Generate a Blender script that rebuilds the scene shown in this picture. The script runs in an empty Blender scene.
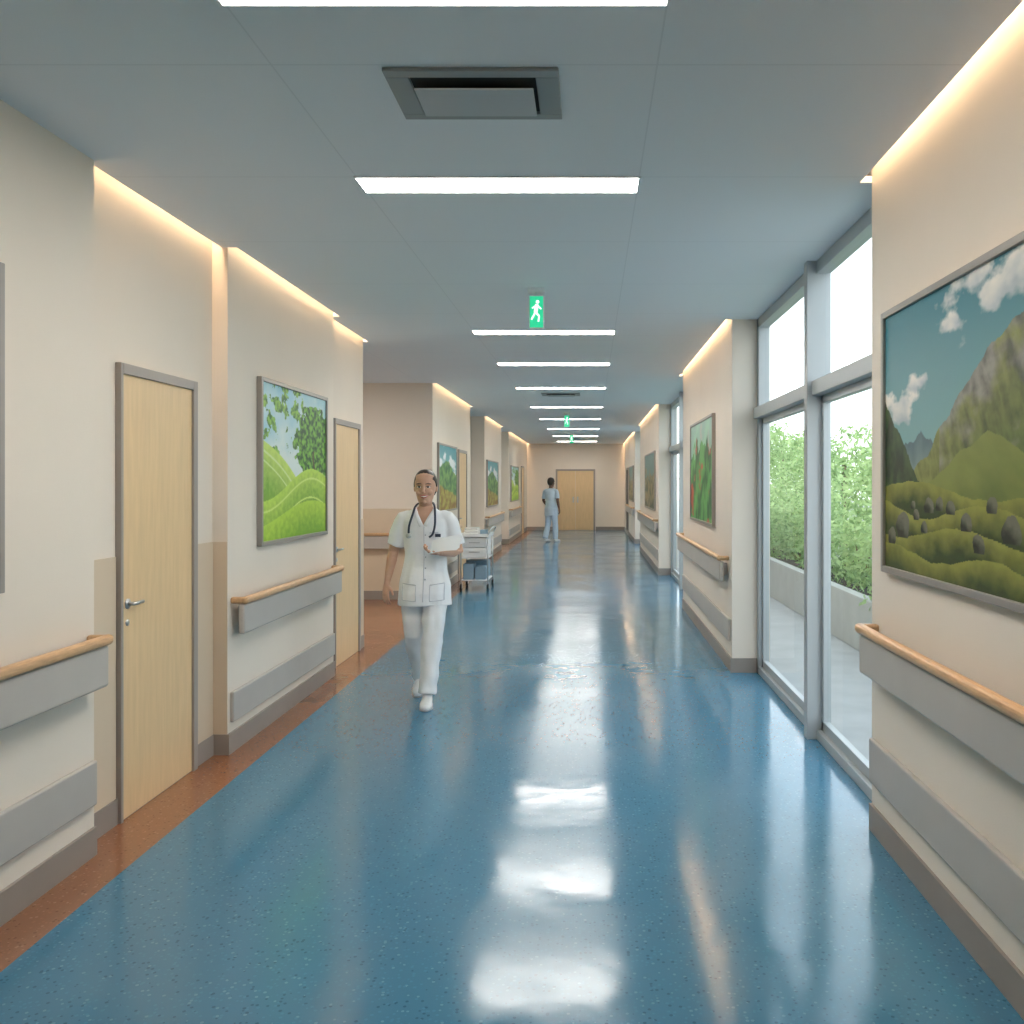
import bpy, bmesh, math, random
from mathutils import Vector, Matrix, noise, Quaternion
random.seed(7)
scene=bpy.context.scene
col=scene.collection
F=900.0; CH=1.59
L0=-2.13; L1=-2.22; R0=1.30; R1=1.20; RW=1.45; CZ=2.98; YB=-3.0; YE=31.0; XO=1.52

# ---------------------------------------------------------------- materials
def nt(name):
    m=bpy.data.materials.new(name); m.use_nodes=True
    t=m.node_tree; b=t.nodes['Principled BSDF']
    return m,t,b
def mat(name,c,rough=0.5,metal=0.0,var=0.0,vscale=4.0,bump=0.0,bscale=60.0,spec=None,stretch=None):
    m,t,b=nt(name)
    b.inputs['Base Color'].default_value=(*c,1); b.inputs['Roughness'].default_value=rough
    b.inputs['Metallic'].default_value=metal
    if spec is not None: b.inputs['Specular IOR Level'].default_value=spec
    tc=t.nodes.new('ShaderNodeTexCoord'); mp=t.nodes.new('ShaderNodeMapping')
    t.links.new(tc.outputs['Object'],mp.inputs[0])
    if stretch: mp.inputs['Scale'].default_value=stretch
    if var>0:
        n=t.nodes.new('ShaderNodeTexNoise'); n.inputs['Scale'].default_value=vscale; n.inputs['Detail'].default_value=4
        t.links.new(mp.outputs[0],n.inputs['Vector'])
        r=t.nodes.new('ShaderNodeValToRGB')
        r.color_ramp.elements[0].position=0.3; r.color_ramp.elements[1].position=0.7
        r.color_ramp.elements[0].color=(*[max(0,x*(1-var)) for x in c],1)
        r.color_ramp.elements[1].color=(*[min(1,x*(1+var)) for x in c],1)
        t.links.new(n.outputs['Fac'],r.inputs[0]); t.links.new(r.outputs[0],b.inputs['Base Color'])
    if bump>0:
        n2=t.nodes.new('ShaderNodeTexNoise'); n2.inputs['Scale'].default_value=bscale; n2.inputs['Detail'].default_value=3
        t.links.new(mp.outputs[0],n2.inputs['Vector'])
        bp=t.nodes.new('ShaderNodeBump'); bp.inputs['Strength'].default_value=bump; bp.inputs['Distance'].default_value=0.01
        t.links.new(n2.outputs['Fac'],bp.inputs['Height']); t.links.new(bp.outputs[0],b.inputs['Normal'])
    return m
def emis(name,c,s):
    m,t,b=nt(name)
    b.inputs['Base Color'].default_value=(*c,1)
    b.inputs['Emission Color'].default_value=(*c,1); b.inputs['Emission Strength'].default_value=s
    return m

M_wall=mat('wall_paint',(0.785,0.700,0.605),0.65,var=0.02,vscale=1.5,bump=0.05,bscale=150)
M_wains=mat('wainscot_paint',(0.66,0.53,0.39),0.55,var=0.03,vscale=2)
M_base=mat('baseboard_vinyl',(0.30,0.26,0.23),0.5,var=0.04)
M_bump=mat('bumper_vinyl',(0.48,0.445,0.41),0.45,var=0.03)
M_rail=mat('rail_wood',(0.58,0.36,0.19),0.38,var=0.15,vscale=14,stretch=(8,1,8))
M_door=mat('door_wood',(0.76,0.54,0.30),0.42,var=0.05,vscale=8,stretch=(5,5,0.5))
M_dframe=mat('door_frame_paint',(0.34,0.30,0.27),0.4)
M_metal=mat('brushed_metal',(0.55,0.55,0.56),0.3,1.0)
M_alu=mat('window_aluminium',(0.46,0.49,0.50),0.4,0.25)
M_dark=mat('dark_parts_and_shade',(0.03,0.03,0.03),0.8)
M_vent=mat('vent_paint',(0.33,0.35,0.35),0.5)
M_ventp=mat('vent_plate_paint',(0.50,0.52,0.53),0.5)
M_white=mat('white_plastic',(0.8,0.8,0.8),0.4)
M_pframe=mat('picture_frame_metal',(0.36,0.33,0.30),0.4,0.4)
M_lamp=emis('lamp_diffuser',(1.0,0.96,0.90),25.0)
M_led=emis('led_strip',(1.0,0.72,0.45),3.0)
M_green=emis('exit_green',(0.02,0.50,0.24),0.7)
M_signw=emis('exit_white',(0.9,1.0,0.95),0.8)

M_ceil,t,b=nt('ceiling_panels')
b.inputs['Roughness'].default_value=0.8
tc=t.nodes.new('ShaderNodeTexCoord'); sp=t.nodes.new('ShaderNodeSeparateXYZ'); t.links.new(tc.outputs['Object'],sp.inputs[0])
def seam(out,period,off,w):
    a=t.nodes.new('ShaderNodeMath'); a.operation='ADD'; a.inputs[1].default_value=off+100*period; t.links.new(out,a.inputs[0])
    md=t.nodes.new('ShaderNodeMath'); md.operation='MODULO'; md.inputs[1].default_value=period; t.links.new(a.outputs[0],md.inputs[0])
    l=t.nodes.new('ShaderNodeMath'); l.operation='LESS_THAN'; l.inputs[1].default_value=w; t.links.new(md.outputs[0],l.inputs[0])
    return l.outputs[0]
s1=seam(sp.outputs[0],1.28,1.06,0.006); s2=seam(sp.outputs[1],1.09,-2.98,0.008)
mx=t.nodes.new('ShaderNodeMath'); mx.operation='MAXIMUM'; t.links.new(s1,mx.inputs[0]); t.links.new(s2,mx.inputs[1])
cm=t.nodes.new('ShaderNodeMix'); cm.data_type='RGBA'; cm.inputs[6].default_value=(0.80,0.83,0.86,1); cm.inputs[7].default_value=(0.71,0.74,0.77,1)
t.links.new(mx.outputs[0],cm.inputs[0]); t.links.new(cm.outputs[2],b.inputs['Base Color'])

def floor_mat(name,c,lo,hi,rough,wave=0.03):
    m,t,b=nt(name)
    tc=t.nodes.new('ShaderNodeTexCoord')
    v=t.nodes.new('ShaderNodeTexVoronoi'); v.inputs['Scale'].default_value=62; t.links.new(tc.outputs['Object'],v.inputs['Vector'])
    sep=t.nodes.new('ShaderNodeSeparateColor'); t.links.new(v.outputs['Color'],sep.inputs[0])
    r=t.nodes.new('ShaderNodeValToRGB'); r.color_ramp.interpolation='CONSTANT'
    e=r.color_ramp.elements; e[0].position=0; e[0].color=(*lo,1); e[1].position=0.16; e[1].color=(*c,1)
    e2=e.new(0.88); e2.color=(*hi,1)
    e3=e.new(0.5); e3.color=(*[x*1.15 for x in c],1)
    t.links.new(sep.outputs[0],r.inputs[0])
    d=t.nodes.new('ShaderNodeMath'); d.operation='LESS_THAN'; d.inputs[1].default_value=0.34; t.links.new(v.outputs['Distance'],d.inputs[0])
    n=t.nodes.new('ShaderNodeTexNoise'); n.inputs['Scale'].default_value=1.2; n.inputs['Detail'].default_value=5; t.links.new(tc.outputs['Object'],n.inputs['Vector'])
    mixc=t.nodes.new('ShaderNodeMix'); mixc.data_type='RGBA'; mixc.inputs[6].default_value=(*c,1)
    t.links.new(d.outputs[0],mixc.inputs[0]); t.links.new(r.outputs[0],mixc.inputs[7])
    t.links.new(mixc.outputs[2],b.inputs['Base Color'])
    rr=t.nodes.new('ShaderNodeMapRange'); rr.inputs[1].default_value=0.35; rr.inputs[2].default_value=0.65; rr.inputs[3].default_value=rough*0.75; rr.inputs[4].default_value=rough*1.35
    t.links.new(n.outputs['Fac'],rr.inputs[0]); t.links.new(rr.outputs[0],b.inputs['Roughness'])
    n2=t.nodes.new('ShaderNodeTexNoise'); n2.inputs['Scale'].default_value=4.5; n2.inputs['Detail'].default_value=2; t.links.new(tc.outputs['Object'],n2.inputs['Vector'])
    bp=t.nodes.new('ShaderNodeBump'); bp.inputs['Strength'].default_value=wave; bp.inputs['Distance'].default_value=0.05
    t.links.new(n2.outputs['Fac'],bp.inputs['Height']); t.links.new(bp.outputs[0],b.inputs['Normal'])
    b.inputs['Specular IOR Level'].default_value=0.8
    return m
M_blue=floor_mat('floor_vinyl_blue',(0.045,0.185,0.30),(0.022,0.11,0.20),(0.10,0.28,0.40),0.145,0.04)
M_brown=floor_mat('floor_vinyl_brown',(0.27,0.115,0.055),(0.19,0.075,0.035),(0.36,0.18,0.10),0.20)

# ---------------------------------------------------------------- mesh helpers
def addobj(name,me,parent=None,mats=()):
    o=bpy.data.objects.new(name,me); col.objects.link(o)
    for m in mats: me.materials.append(m)
    if parent: o.parent=parent
    return o
def empty(name,loc=(0,0,0)):
    o=bpy.data.objects.new(name,None); o.location=loc; o.empty_display_size=0.1; col.objects.link(o); return o
def boxes(name,bl,m,parent=None,bevel=0.0,seg=2):
    bm=bmesh.new()
    for (x0,x1,y0,y1,z0,z1) in bl:
        b2=bmesh.new()
        mt=Matrix.Translation(((x0+x1)/2,(y0+y1)/2,(z0+z1)/2))@Matrix.Diagonal((x1-x0,y1-y0,z1-z0,1))
        bmesh.ops.create_cube(b2,size=1,matrix=mt)
        if bevel>0:
            bmesh.ops.bevel(b2,geom=b2.edges[:],offset=bevel,segments=seg,affect='EDGES',profile=0.5)
        tmp=bpy.data.meshes.new('t'); b2.to_mesh(tmp); b2.free(); bm.from_mesh(tmp); bpy.data.meshes.remove(tmp)
    me=bpy.data.meshes.new(name); bm.to_mesh(me); bm.free()
    return addobj(name,me,parent,(m,))
def ring_tube(V,Fc,path,side=(1,0,0),n=16,cap=True):
    P=[Vector(p[:3]) for p in path]; base=len(V)
    for i,p in enumerate(path):
        tdir=(P[min(i+1,len(P)-1)]-P[max(i-1,0)])
        if tdir.length<1e-6: tdir=Vector((0,0,1))
        tdir.normalize(); s=Vector(side); s=s-tdir*s.dot(tdir)
        if s.length<1e-4: s=Vector((0,1,0))-tdir*tdir.y
        s.normalize(); u=tdir.cross(s)
        for k in range(n):
            a=2*math.pi*k/n
            V.append(P[i]+s*math.cos(a)*p[3]+u*math.sin(a)*p[4])
    for i in range(len(path)-1):
        for k in range(n):
            a=base+i*n+k; b=base+i*n+(k+1)%n
            Fc.append((a,b,b+n,a+n))
    if cap:
        Fc.append(tuple(base+k for k in range(n))[::-1])
        Fc.append(tuple(base+(len(path)-1)*n+k for k in range(n)))
def meshobj(name,V,Fc,m,parent=None,smooth=True):
    me=bpy.data.meshes.new(name); me.from_pydata([tuple(v) for v in V],[],Fc); me.update()
    if smooth:
        for p in me.polygons: p.use_smooth=True
    return addobj(name,me,parent,(m,))
def tube(name,pts,r,m,parent=None,n=10):
    V=[];Fc=[]
    d=(Vector(pts[-1])-Vector(pts[0]))
    ring_tube(V,Fc,[(*p,r,r) for p in pts],side=(1,0,0) if abs(d.x)<max(abs(d.y),abs(d.z)) else (0,1,0),n=n)
    return meshobj(name,V,Fc,m,parent)
def catmull(pts,n=6):
    out=[]; P=[Vector(p) for p in pts]
    for i in range(len(P)-1):
        p0=P[max(i-1,0)];p1=P[i];p2=P[i+1];p3=P[min(i+2,len(P)-1)]
        for k in range(n):
            s=k/n
            out.append(0.5*((2*p1)+(p2-p0)*s+(2*p0-5*p1+4*p2-p3)*s*s+(3*p1-p0-3*p2+p3)*s**3))
    out.append(P[-1]); return out
def ellipsoid(V,Fc,c,r,n=16,m=10):
    base=len(V)
    for i in range(m+1):
        a=-math.pi/2+math.pi*i/m
        for k in range(n):
            b=2*math.pi*k/n
            V.append(Vector((c[0]+r[0]*math.cos(a)*math.cos(b),c[1]+r[1]*math.cos(a)*math.sin(b),c[2]+r[2]*math.sin(a))))
    for i in range(m):
        for k in range(n):
            a=base+i*n+k; b=base+i*n+(k+1)%n
            Fc.append((a,b,b+n,a+n))
def remeshed(name,V,Fc,voxel,m,parent,smooth_it=4,disp=None):
    me=bpy.data.meshes.new(name+'_src'); me.from_pydata([tuple(v) for v in V],[],Fc); me.update()
    bm=bmesh.new(); bm.from_mesh(me); bmesh.ops.remove_doubles(bm,verts=bm.verts[:],dist=1e-5); bmesh.ops.recalc_face_normals(bm,faces=bm.faces[:]); bm.to_mesh(me); bm.free()
    o=bpy.data.objects.new(name+'_src',me); col.objects.link(o)
    md=o.modifiers.new('r','REMESH'); md.mode='VOXEL'; md.voxel_size=voxel; md.use_smooth_shade=True
    if smooth_it:
        s=o.modifiers.new('s','SMOOTH'); s.iterations=smooth_it; s.factor=0.5
    bpy.context.view_layer.update()
    dg=bpy.context.evaluated_depsgraph_get()
    nm=bpy.data.meshes.new_from_object(o.evaluated_get(dg))
    bpy.data.objects.remove(o); nm.name=name; nm.materials.clear()
    if disp:
        nn=[v.normal.copy() for v in nm.vertices]
        for v,nr in zip(nm.vertices,nn): v.co=v.co+nr*disp(v.co)
    for p in nm.polygons: p.use_smooth=True
    return addobj(name,nm,parent,(m,))

# ---------------------------------------------------------------- shell
ZT=3.22
Lsegs=[(YB,3.865,L0,False),(3.865,5.29,L1,True),(5.29,7.47,L0,True),(7.47,8.80,L1,True),
       (12.4,16.3,-2.17,True),(16.3,18.5,-2.45,False),(18.5,22.0,-2.17,True),(22.0,24.0,-2.45,False),(24.0,YE,-2.17,True)]
Rsegs=[(YB,4.15,R0,True),(7.6,11.6,R1,True),(15.7,21.5,R1,True),(24.0,YE,R1,True)]
Wins=[(4.15,7.6),(11.6,15.7),(21.5,24.0)]
boxes('wall_left',[(-2.8,x,a,b_,0,ZT) for a,b_,x,_ in Lsegs]+[(-5.2,-2.8,12.4,12.6,0,ZT),(-5.2,-2.8,8.6,8.8,0,ZT),(-5.2,-5.0,8.8,12.4,0,ZT)],M_wall)
boxes('wall_right',[(x,XO,a,b_,0,ZT) for a,b_,x,_ in Rsegs],M_wall)
boxes('wall_back',[(-2.8,XO,YB-0.2,YB,0,ZT)],M_wall)
boxes('wall_end',[(-2.8,XO,YE,YE+0.2,0,ZT)],M_wall)
boxes('floor',[(-1.92,XO,YB,YE,-0.1,0)],M_blue)
boxes('floor_border',[(-5.2,-1.92,YB,YE,-0.1,0)],M_brown)
cl=[(-1.95,1.0,YB,YE,CZ,CZ+0.03)]
for a,b_,x,c in Lsegs: cl.append(((x+0.055) if c else x,-1.95,a,b_,CZ,CZ+0.03))
cl.append((-5.0,-1.95,8.8,12.4,CZ,CZ+0.03))
for a,b_,x,c in Rsegs: cl.append((1.0,x-0.055,a,b_,CZ,CZ+0.03))
for a,b_ in Wins: cl.append((1.0,XO,a,b_,CZ,CZ+0.03))
boxes('ceiling',cl,M_ceil)
boxes('roof_slab',[(-5.2,XO+0.1,YB-0.2,YE+0.2,ZT,ZT+0.15)]+[(RW,XO+0.05,a,b_,CZ+0.03,ZT) for a,b_ in Wins],M_ceil)
def bb(segs,sgn,extra):
    return [(min(x,x+sgn*0.014),max(x,x+sgn*0.014),a,b_,0,0.12) for a,b_,x,_ in segs]+extra
boxes('baseboard_left',bb(Lsegs,1,[(L1,L0+0.014,5.276,5.29,0,0.12),(-5.0,-2.156,12.386,12.4,0,0.12),(-2.45,-2.156,18.486,18.5,0,0.12),(-2.45,-2.156,23.986,24.0,0,0.12)]),M_base)
boxes('baseboard_right',bb(Rsegs,-1,[(R1-0.014,RW-0.04,7.586,7.6,0,0.12),(R1-0.014,RW-0.04,15.686,15.7,0,0.12),(R1-0.014,RW-0.04,23.986,24.0,0,0.12)]),M_base)
boxes('baseboard_end',[(-2.17,-1.22,YE-0.014,YE,0,0.12),(0.2,1.2,YE-0.014,YE,0,0.12)],M_base)
boxes('wall_wainscot_panel',[(L1,L1+0.008,3.867,4.20,0.12,1.25),(L1,L1+0.008,5.04,5.29,0.12,1.25),(L1+0.008,L0,5.283,5.29,0.12,1.25),
      (L1,L1+0.008,7.47,7.74,0.12,1.25),(L1,L1+0.008,8.62,8.8,0.12,1.25),(-5.0,-2.17,12.392,12.4,0.12,1.25)],M_wains)

def cove(a,b_,x,sgn,power):
    e=empty('cove_light',(x+sgn*0.0275,(a+b_)/2,3.15))
    boxes('led_strip',[(-0.008,0.008,-(b_-a)/2+0.05,(b_-a)/2-0.05,0.05,0.06)],M_led,e)
    ld=bpy.data.lights.new('cove_lamp','AREA'); ld.shape='RECTANGLE'; ld.size=0.04; ld.size_y=b_-a-0.06; ld.energy=power*(b_-a); ld.color=(1.0,0.70,0.43)
    lo=bpy.data.objects.new('cove_lamp',ld); col.objects.link(lo); lo.parent=e; lo.location=(0,0,0.0)
    lo.rotation_euler=(0,math.radians(-18*sgn),0)
for a,b_,x,c in Lsegs:
    if c: cove(a,b_,x,1,4.0)
for a,b_,x,c in Rsegs: cove(a,b_,x,-1,4.8)

def lightpanel(x,y):
    e=empty('ceiling_light_panel',(x,y,CZ))
    boxes('diffuser',[(-0.64,0.64,-0.10,0.10,-0.006,0.0)],M_lamp,e)
    boxes('trim_frame',[(-0.65,0.65,-0.108,-0.10,-0.008,0),(-0.65,0.65,0.10,0.108,-0.008,0),(-0.65,-0.64,-0.1,0.1,-0.008,0),(0.64,0.65,-0.1,0.1,-0.008,0)],M_white,e)
for y in [2.50,4.17,8.22,10.4,13.0,16.2,19.2,22.6,26.0,29.3]: lightpanel(-0.42,y)
lightpanel(-3.6,10.6)  # unseen panel added to brighten the side alcove wall
for (x,y) in [(-0.40,3.20),(-0.45,13.9)]:
    e=empty('ceiling_air_vent',(x,y,CZ))
    boxes('frame',[(-0.295,0.295,-0.20,-0.15,-0.014,0),(-0.295,0.295,0.15,0.20,-0.014,0),(-0.295,-0.215,-0.15,0.15,-0.014,0),(0.215,0.295,-0.15,0.15,-0.014,0)],M_vent,e,0.003)
    boxes('cavity_shade_sheet',[(-0.22,0.22,-0.155,0.155,-0.003,0)],M_dark,e)  # flat dark sheet stands in for the shade inside the vent opening
    boxes('deflector_plate',[(-0.205,0.205,-0.105,0.12,-0.035,-0.027)],M_ventp,e,0.003)
    boxes('plate_hangers',[(-0.15,-0.14,-0.01,0.01,-0.030,0),(0.14,0.15,-0.01,0.01,-0.030,0)],M_metal,e)
def exit_sign(x,y):
    e=empty('exit_sign',(x,y,CZ))
    boxes('ceiling_mount',[(-0.06,0.06,-0.04,0.04,-0.03,0)],M_white,e,0.004)
    boxes('stem',[(-0.012,0.012,-0.01,0.01,-0.06,-0.03)],M_white,e)
    boxes('housing',[(-0.055,0.055,-0.02,0.02,-0.29,-0.05)],M_white,e,0.005)
    boxes('green_face',[(-0.047,0.047,-0.023,-0.019,-0.28,-0.06)],M_green,e)
    V=[];Fc=[]
    ellipsoid(V,Fc,(0.008,-0.024,-0.10),(0.013,0.002,0.013),10,6)
    def limb(p,q,w): ring_tube(V,Fc,[(p[0],-0.0245,p[1],w,0.002),(q[0],-0.0245,q[1],w,0.002)],n=6)
    limb((0.004,-0.118),(-0.006,-0.175),0.013); limb((0.004,-0.122),(0.034,-0.15),0.005); limb((0.0,-0.125),(-0.03,-0.145),0.005)
    limb((-0.004,-0.175),(0.02,-0.2),0.007); limb((0.02,-0.2),(0.014,-0.24),0.006); limb((-0.008,-0.175),(-0.035,-0.225),0.006)
    meshobj('running_figure',V,Fc,M_signw,e,False)
exit_sign(-0.38,6.4); exit_sign(-0.45,17.5); exit_sign(-0.5,24.5)

# ---------------------------------------------------------------- handrails
def rail(side,x,y0,y1,z=0.93,name='handrail'):
    s=1 if side=='L' else -1
    e=empty(name,(x,(y0+y1)/2,z))
    h=(y1-y0)/2
    def bx(nm,a,b_,c,d,z0,z1,m,bv): 
        boxes(nm,[(min(a*s,b_*s),max(a*s,b_*s),c,d,z0,z1)],m,e,bv,3)
    bx('wood_rail',0.062,0.105,-h,h,-0.022,0.022,M_rail,0.018)
    bx('wood_return_a',0.0,0.09,-h+0.005,-h+0.04,-0.02,0.02,M_rail,0.012)
    bx('wood_return_b',0.0,0.09,h-0.04,h-0.005,-0.02,0.02,M_rail,0.012)
    bx('crash_panel',0.045,0.085,-h+0.01,h-0.01,-0.20,-0.024,M_bump,0.012)
    bs=[]
    k=max(2,int((y1-y0)/0.9)+1)
    for i in range(k):
        yy=-h+0.15+(2*h-0.3)*i/(k-1)
        bs.append((min(0,0.05*s),max(0,0.05*s),yy-0.02,yy+0.02,-0.16,-0.05))
    boxes('brackets',bs,M_metal,e)
def bumper(side,x,y0,y1,z0=0.22,z1=0.41):
    s=1 if side=='L' else -1
    boxes('wall_crash_bumper',[(min(x,x+0.025*s),max(x,x+0.025*s),y0,y1,z0,z1)],M_bump,None,0.008)
rail('L',L0,-1.5,3.84); bumper('L',L0,-1.5,3.85)
rail('L',L0,5.32,7.44,0.90); bumper('L',L0,5.32,7.44,0.18,0.36)
rail('L',-2.17,12.5,14.6,0.9); bumper('L',-2.17,12.5,14.6,0.2,0.37)
rail('L',-2.17,18.6,21.9,0.9); rail('L',-2.17,24.1,27.5,0.9); bumper('L',-2.17,18.6,21.9,.2,.37); bumper('L',-2.17,24.1,27.5,.2,.37)
rail('R',R0,-1.5,4.08,0.94); bumper('R',R0,-1.5,4.12,0.23,0.43)
rail('R',R1,7.75,11.5,0.95); bumper('R',R1,7.65,11.5,0.25,0.44)
rail('R',R1,15.8,21.3,0.95); bumper('R',R1,15.8,21.3,0.25,0.44)
rail('R',R1,24.1,27.9,0.95)
e=empty('handrail',(-3.2,12.4,0.9))
boxes('wood_rail',[(-1.0,0.95,-0.105,-0.062,-0.022,0.022)],M_rail,e,0.018,3)
boxes('crash_panel',[(-0.99,0.94,-0.085,-0.045,-0.2,-0.024)],M_bump,e,0.01,3)
boxes('brackets',[(x-0.02,x+0.02,-0.05,0,-0.16,-0.05) for x in (-0.8,0,0.8)],M_metal,e)

# ---------------------------------------------------------------- doors
def door(n,x,y0,y1,h=2.16,handle_near=True):
    e=empty('door_%d'%n,(x,(y0+y1)/2,0)); hw=(y1-y0)/2; f=0.05
    boxes('frame',[(0,0.03,-hw,-hw+0.022,0,h),(0,0.03,hw-f,hw,0,h),(0,0.03,-hw+0.022,hw-f,h-f,h)],M_dframe,e,0.003)
    boxes('leaf',[(0.0,0.016,-hw+0.022,hw-f,0.004,h-f)],M_door,e)
    hy=(-hw+0.03+0.05) if handle_near else (hw-f-0.07); sg=1 if handle_near else -1
    V=[];Fc=[]
    ring_tube(V,Fc,[(0.012,hy,1.02,0.024,0.024),(0.022,hy,1.02,0.024,0.024)],side=(0,1,0),n=16)
    ring_tube(V,Fc,[(0.018,hy,1.02,0.009,0.009),(0.05,hy,1.02,0.009,0.009)],side=(0,1,0),n=10)
    ring_tube(V,Fc,[(0.048,hy-sg*0.008,1.02,0.008,0.008),(0.048,hy+sg*0.09,1.02,0.008,0.008)],side=(1,0,0),n=10)
    ring_tube(V,Fc,[(0.012,hy,0.93,0.016,0.016),(0.020,hy,0.93,0.016,0.016)],side=(0,1,0),n=14)
    meshobj('lever_handle',V,Fc,M_metal,e)
door(1,L1,4.206,5.03); door(2,L1,7.75,8.61); door(3,-2.17,14.75,15.7); door(4,-2.17,28.2,29.3)
e=empty('door_5',(-0.5,YE,0))
boxes('frame',[(-0.68,-0.62,-0.03,0,0,2.1),(0.62,0.68,-0.03,0,0,2.1),(-0.62,0.62,-0.03,0,2.04,2.1)],M_dframe,e)
boxes('leaf_a',[(-0.62,-0.004,-0.015,0,0.005,2.04)],M_door,e); boxes('leaf_b',[(0.004,0.62,-0.015,0,0.005,2.04)],M_door,e)
boxes('push_plates',[(-0.1,-0.05,-0.04,-0.015,0.95,1.15),(0.05,0.1,-0.04,-0.015,0.95,1.15)],M_metal,e)
e=empty('door_6',(R1,28.6,0))
boxes('frame',[(-0.03,0,-0.6,-0.54,0,2.1),(-0.03,0,0.54,0.6,0,2.1),(-0.03,0,-0.54,0.54,2.04,2.1)],M_dframe,e)
boxes('leaf',[(-0.012,0,-0.54,0.54,0.005,2.04)],M_dark,e)

# ---------------------------------------------------------------- windows
M_glass,t,b=nt('window_glass')
for n_ in list(t.nodes): t.nodes.remove(n_)
out=t.nodes.new('ShaderNodeOutputMaterial'); tr=t.nodes.new('ShaderNodeBsdfTransparent'); tr.inputs[0].default_value=(0.95,0.98,0.98,1)
gl=t.nodes.new('ShaderNodeBsdfGlossy'); gl.inputs['Roughness'].default_value=0.01
lw=t.nodes.new('ShaderNodeLayerWeight'); lw.inputs[0].default_value=0.5
pw=t.nodes.new('ShaderNodeMath'); pw.operation='POWER'; pw.inputs[1].default_value=6; t.links.new(lw.outputs['Facing'],pw.inputs[0])
ma=t.nodes.new('ShaderNodeMath'); ma.operation='MULTIPLY_ADD'; ma.inputs[1].default_value=0.5; ma.inputs[2].default_value=0.03; t.links.new(pw.outputs[0],ma.inputs[0])
mxs=t.nodes.new('ShaderNodeMixShader'); t.links.new(ma.outputs[0],mxs.inputs[0]); t.links.new(tr.outputs[0],mxs.inputs[1]); t.links.new(gl.outputs[0],mxs.inputs[2]); t.links.new(mxs.outputs[0],out.inputs[0])
def window(n,y0,y1,mull):
    e=empty('window_%d'%n,(0,0,0))
    A=RW-0.04; B=RW+0.05
    bl=[(A,B,y0,y1,0,0.06),(A,B,y0,y1,2.90,CZ),(A,B,y0,y0+0.07,0,CZ),(A,B,y1-0.07,y1,0,CZ),(RW-0.07,B,y0,y1,2.14,2.23)]
    for m_ in mull: bl.append((RW-0.10,B,m_-0.04,m_+0.04,0.0,CZ))
    boxes('frame',bl,M_alu,e,0.004)
    ys=[y0+0.07]+sum([[m_-0.04,m_+0.04] for m_ in mull],[])+[y1-0.07]
    sl=[]
    for i in range(0,len(ys),2):
        a,b_=ys[i],ys[i+1]; sl+=[(RW-0.01,RW+0.03,a,a+0.045,0.06,2.14),(RW-0.01,RW+0.03,b_-0.045,b_,0.06,2.14),(RW-0.01,RW+0.03,a,b_,0.06,0.12),(RW-0.01,RW+0.03,a,b_,2.09,2.14)]
    boxes('sash',sl,M_alu,e,0.003)
    V=[];Fc=[]
    for z0,z1 in ((0.07,2.15),(2.22,2.91)):
        i=len(V); V+=[Vector((RW+0.012,y0+0.07,z0)),Vector((RW+0.012,y1-0.07,z0)),Vector((RW+0.012,y1-0.07,z1)),Vector((RW+0.012,y0+0.07,z1))]; Fc.append((i,i+1,i+2,i+3))
    meshobj('glass',V,Fc,M_glass,e,False)
window(1,4.15,7.6,[5.64]); window(2,11.6,15.7,[13.6]); window(3,21.5,24.0,[22.7])

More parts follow.
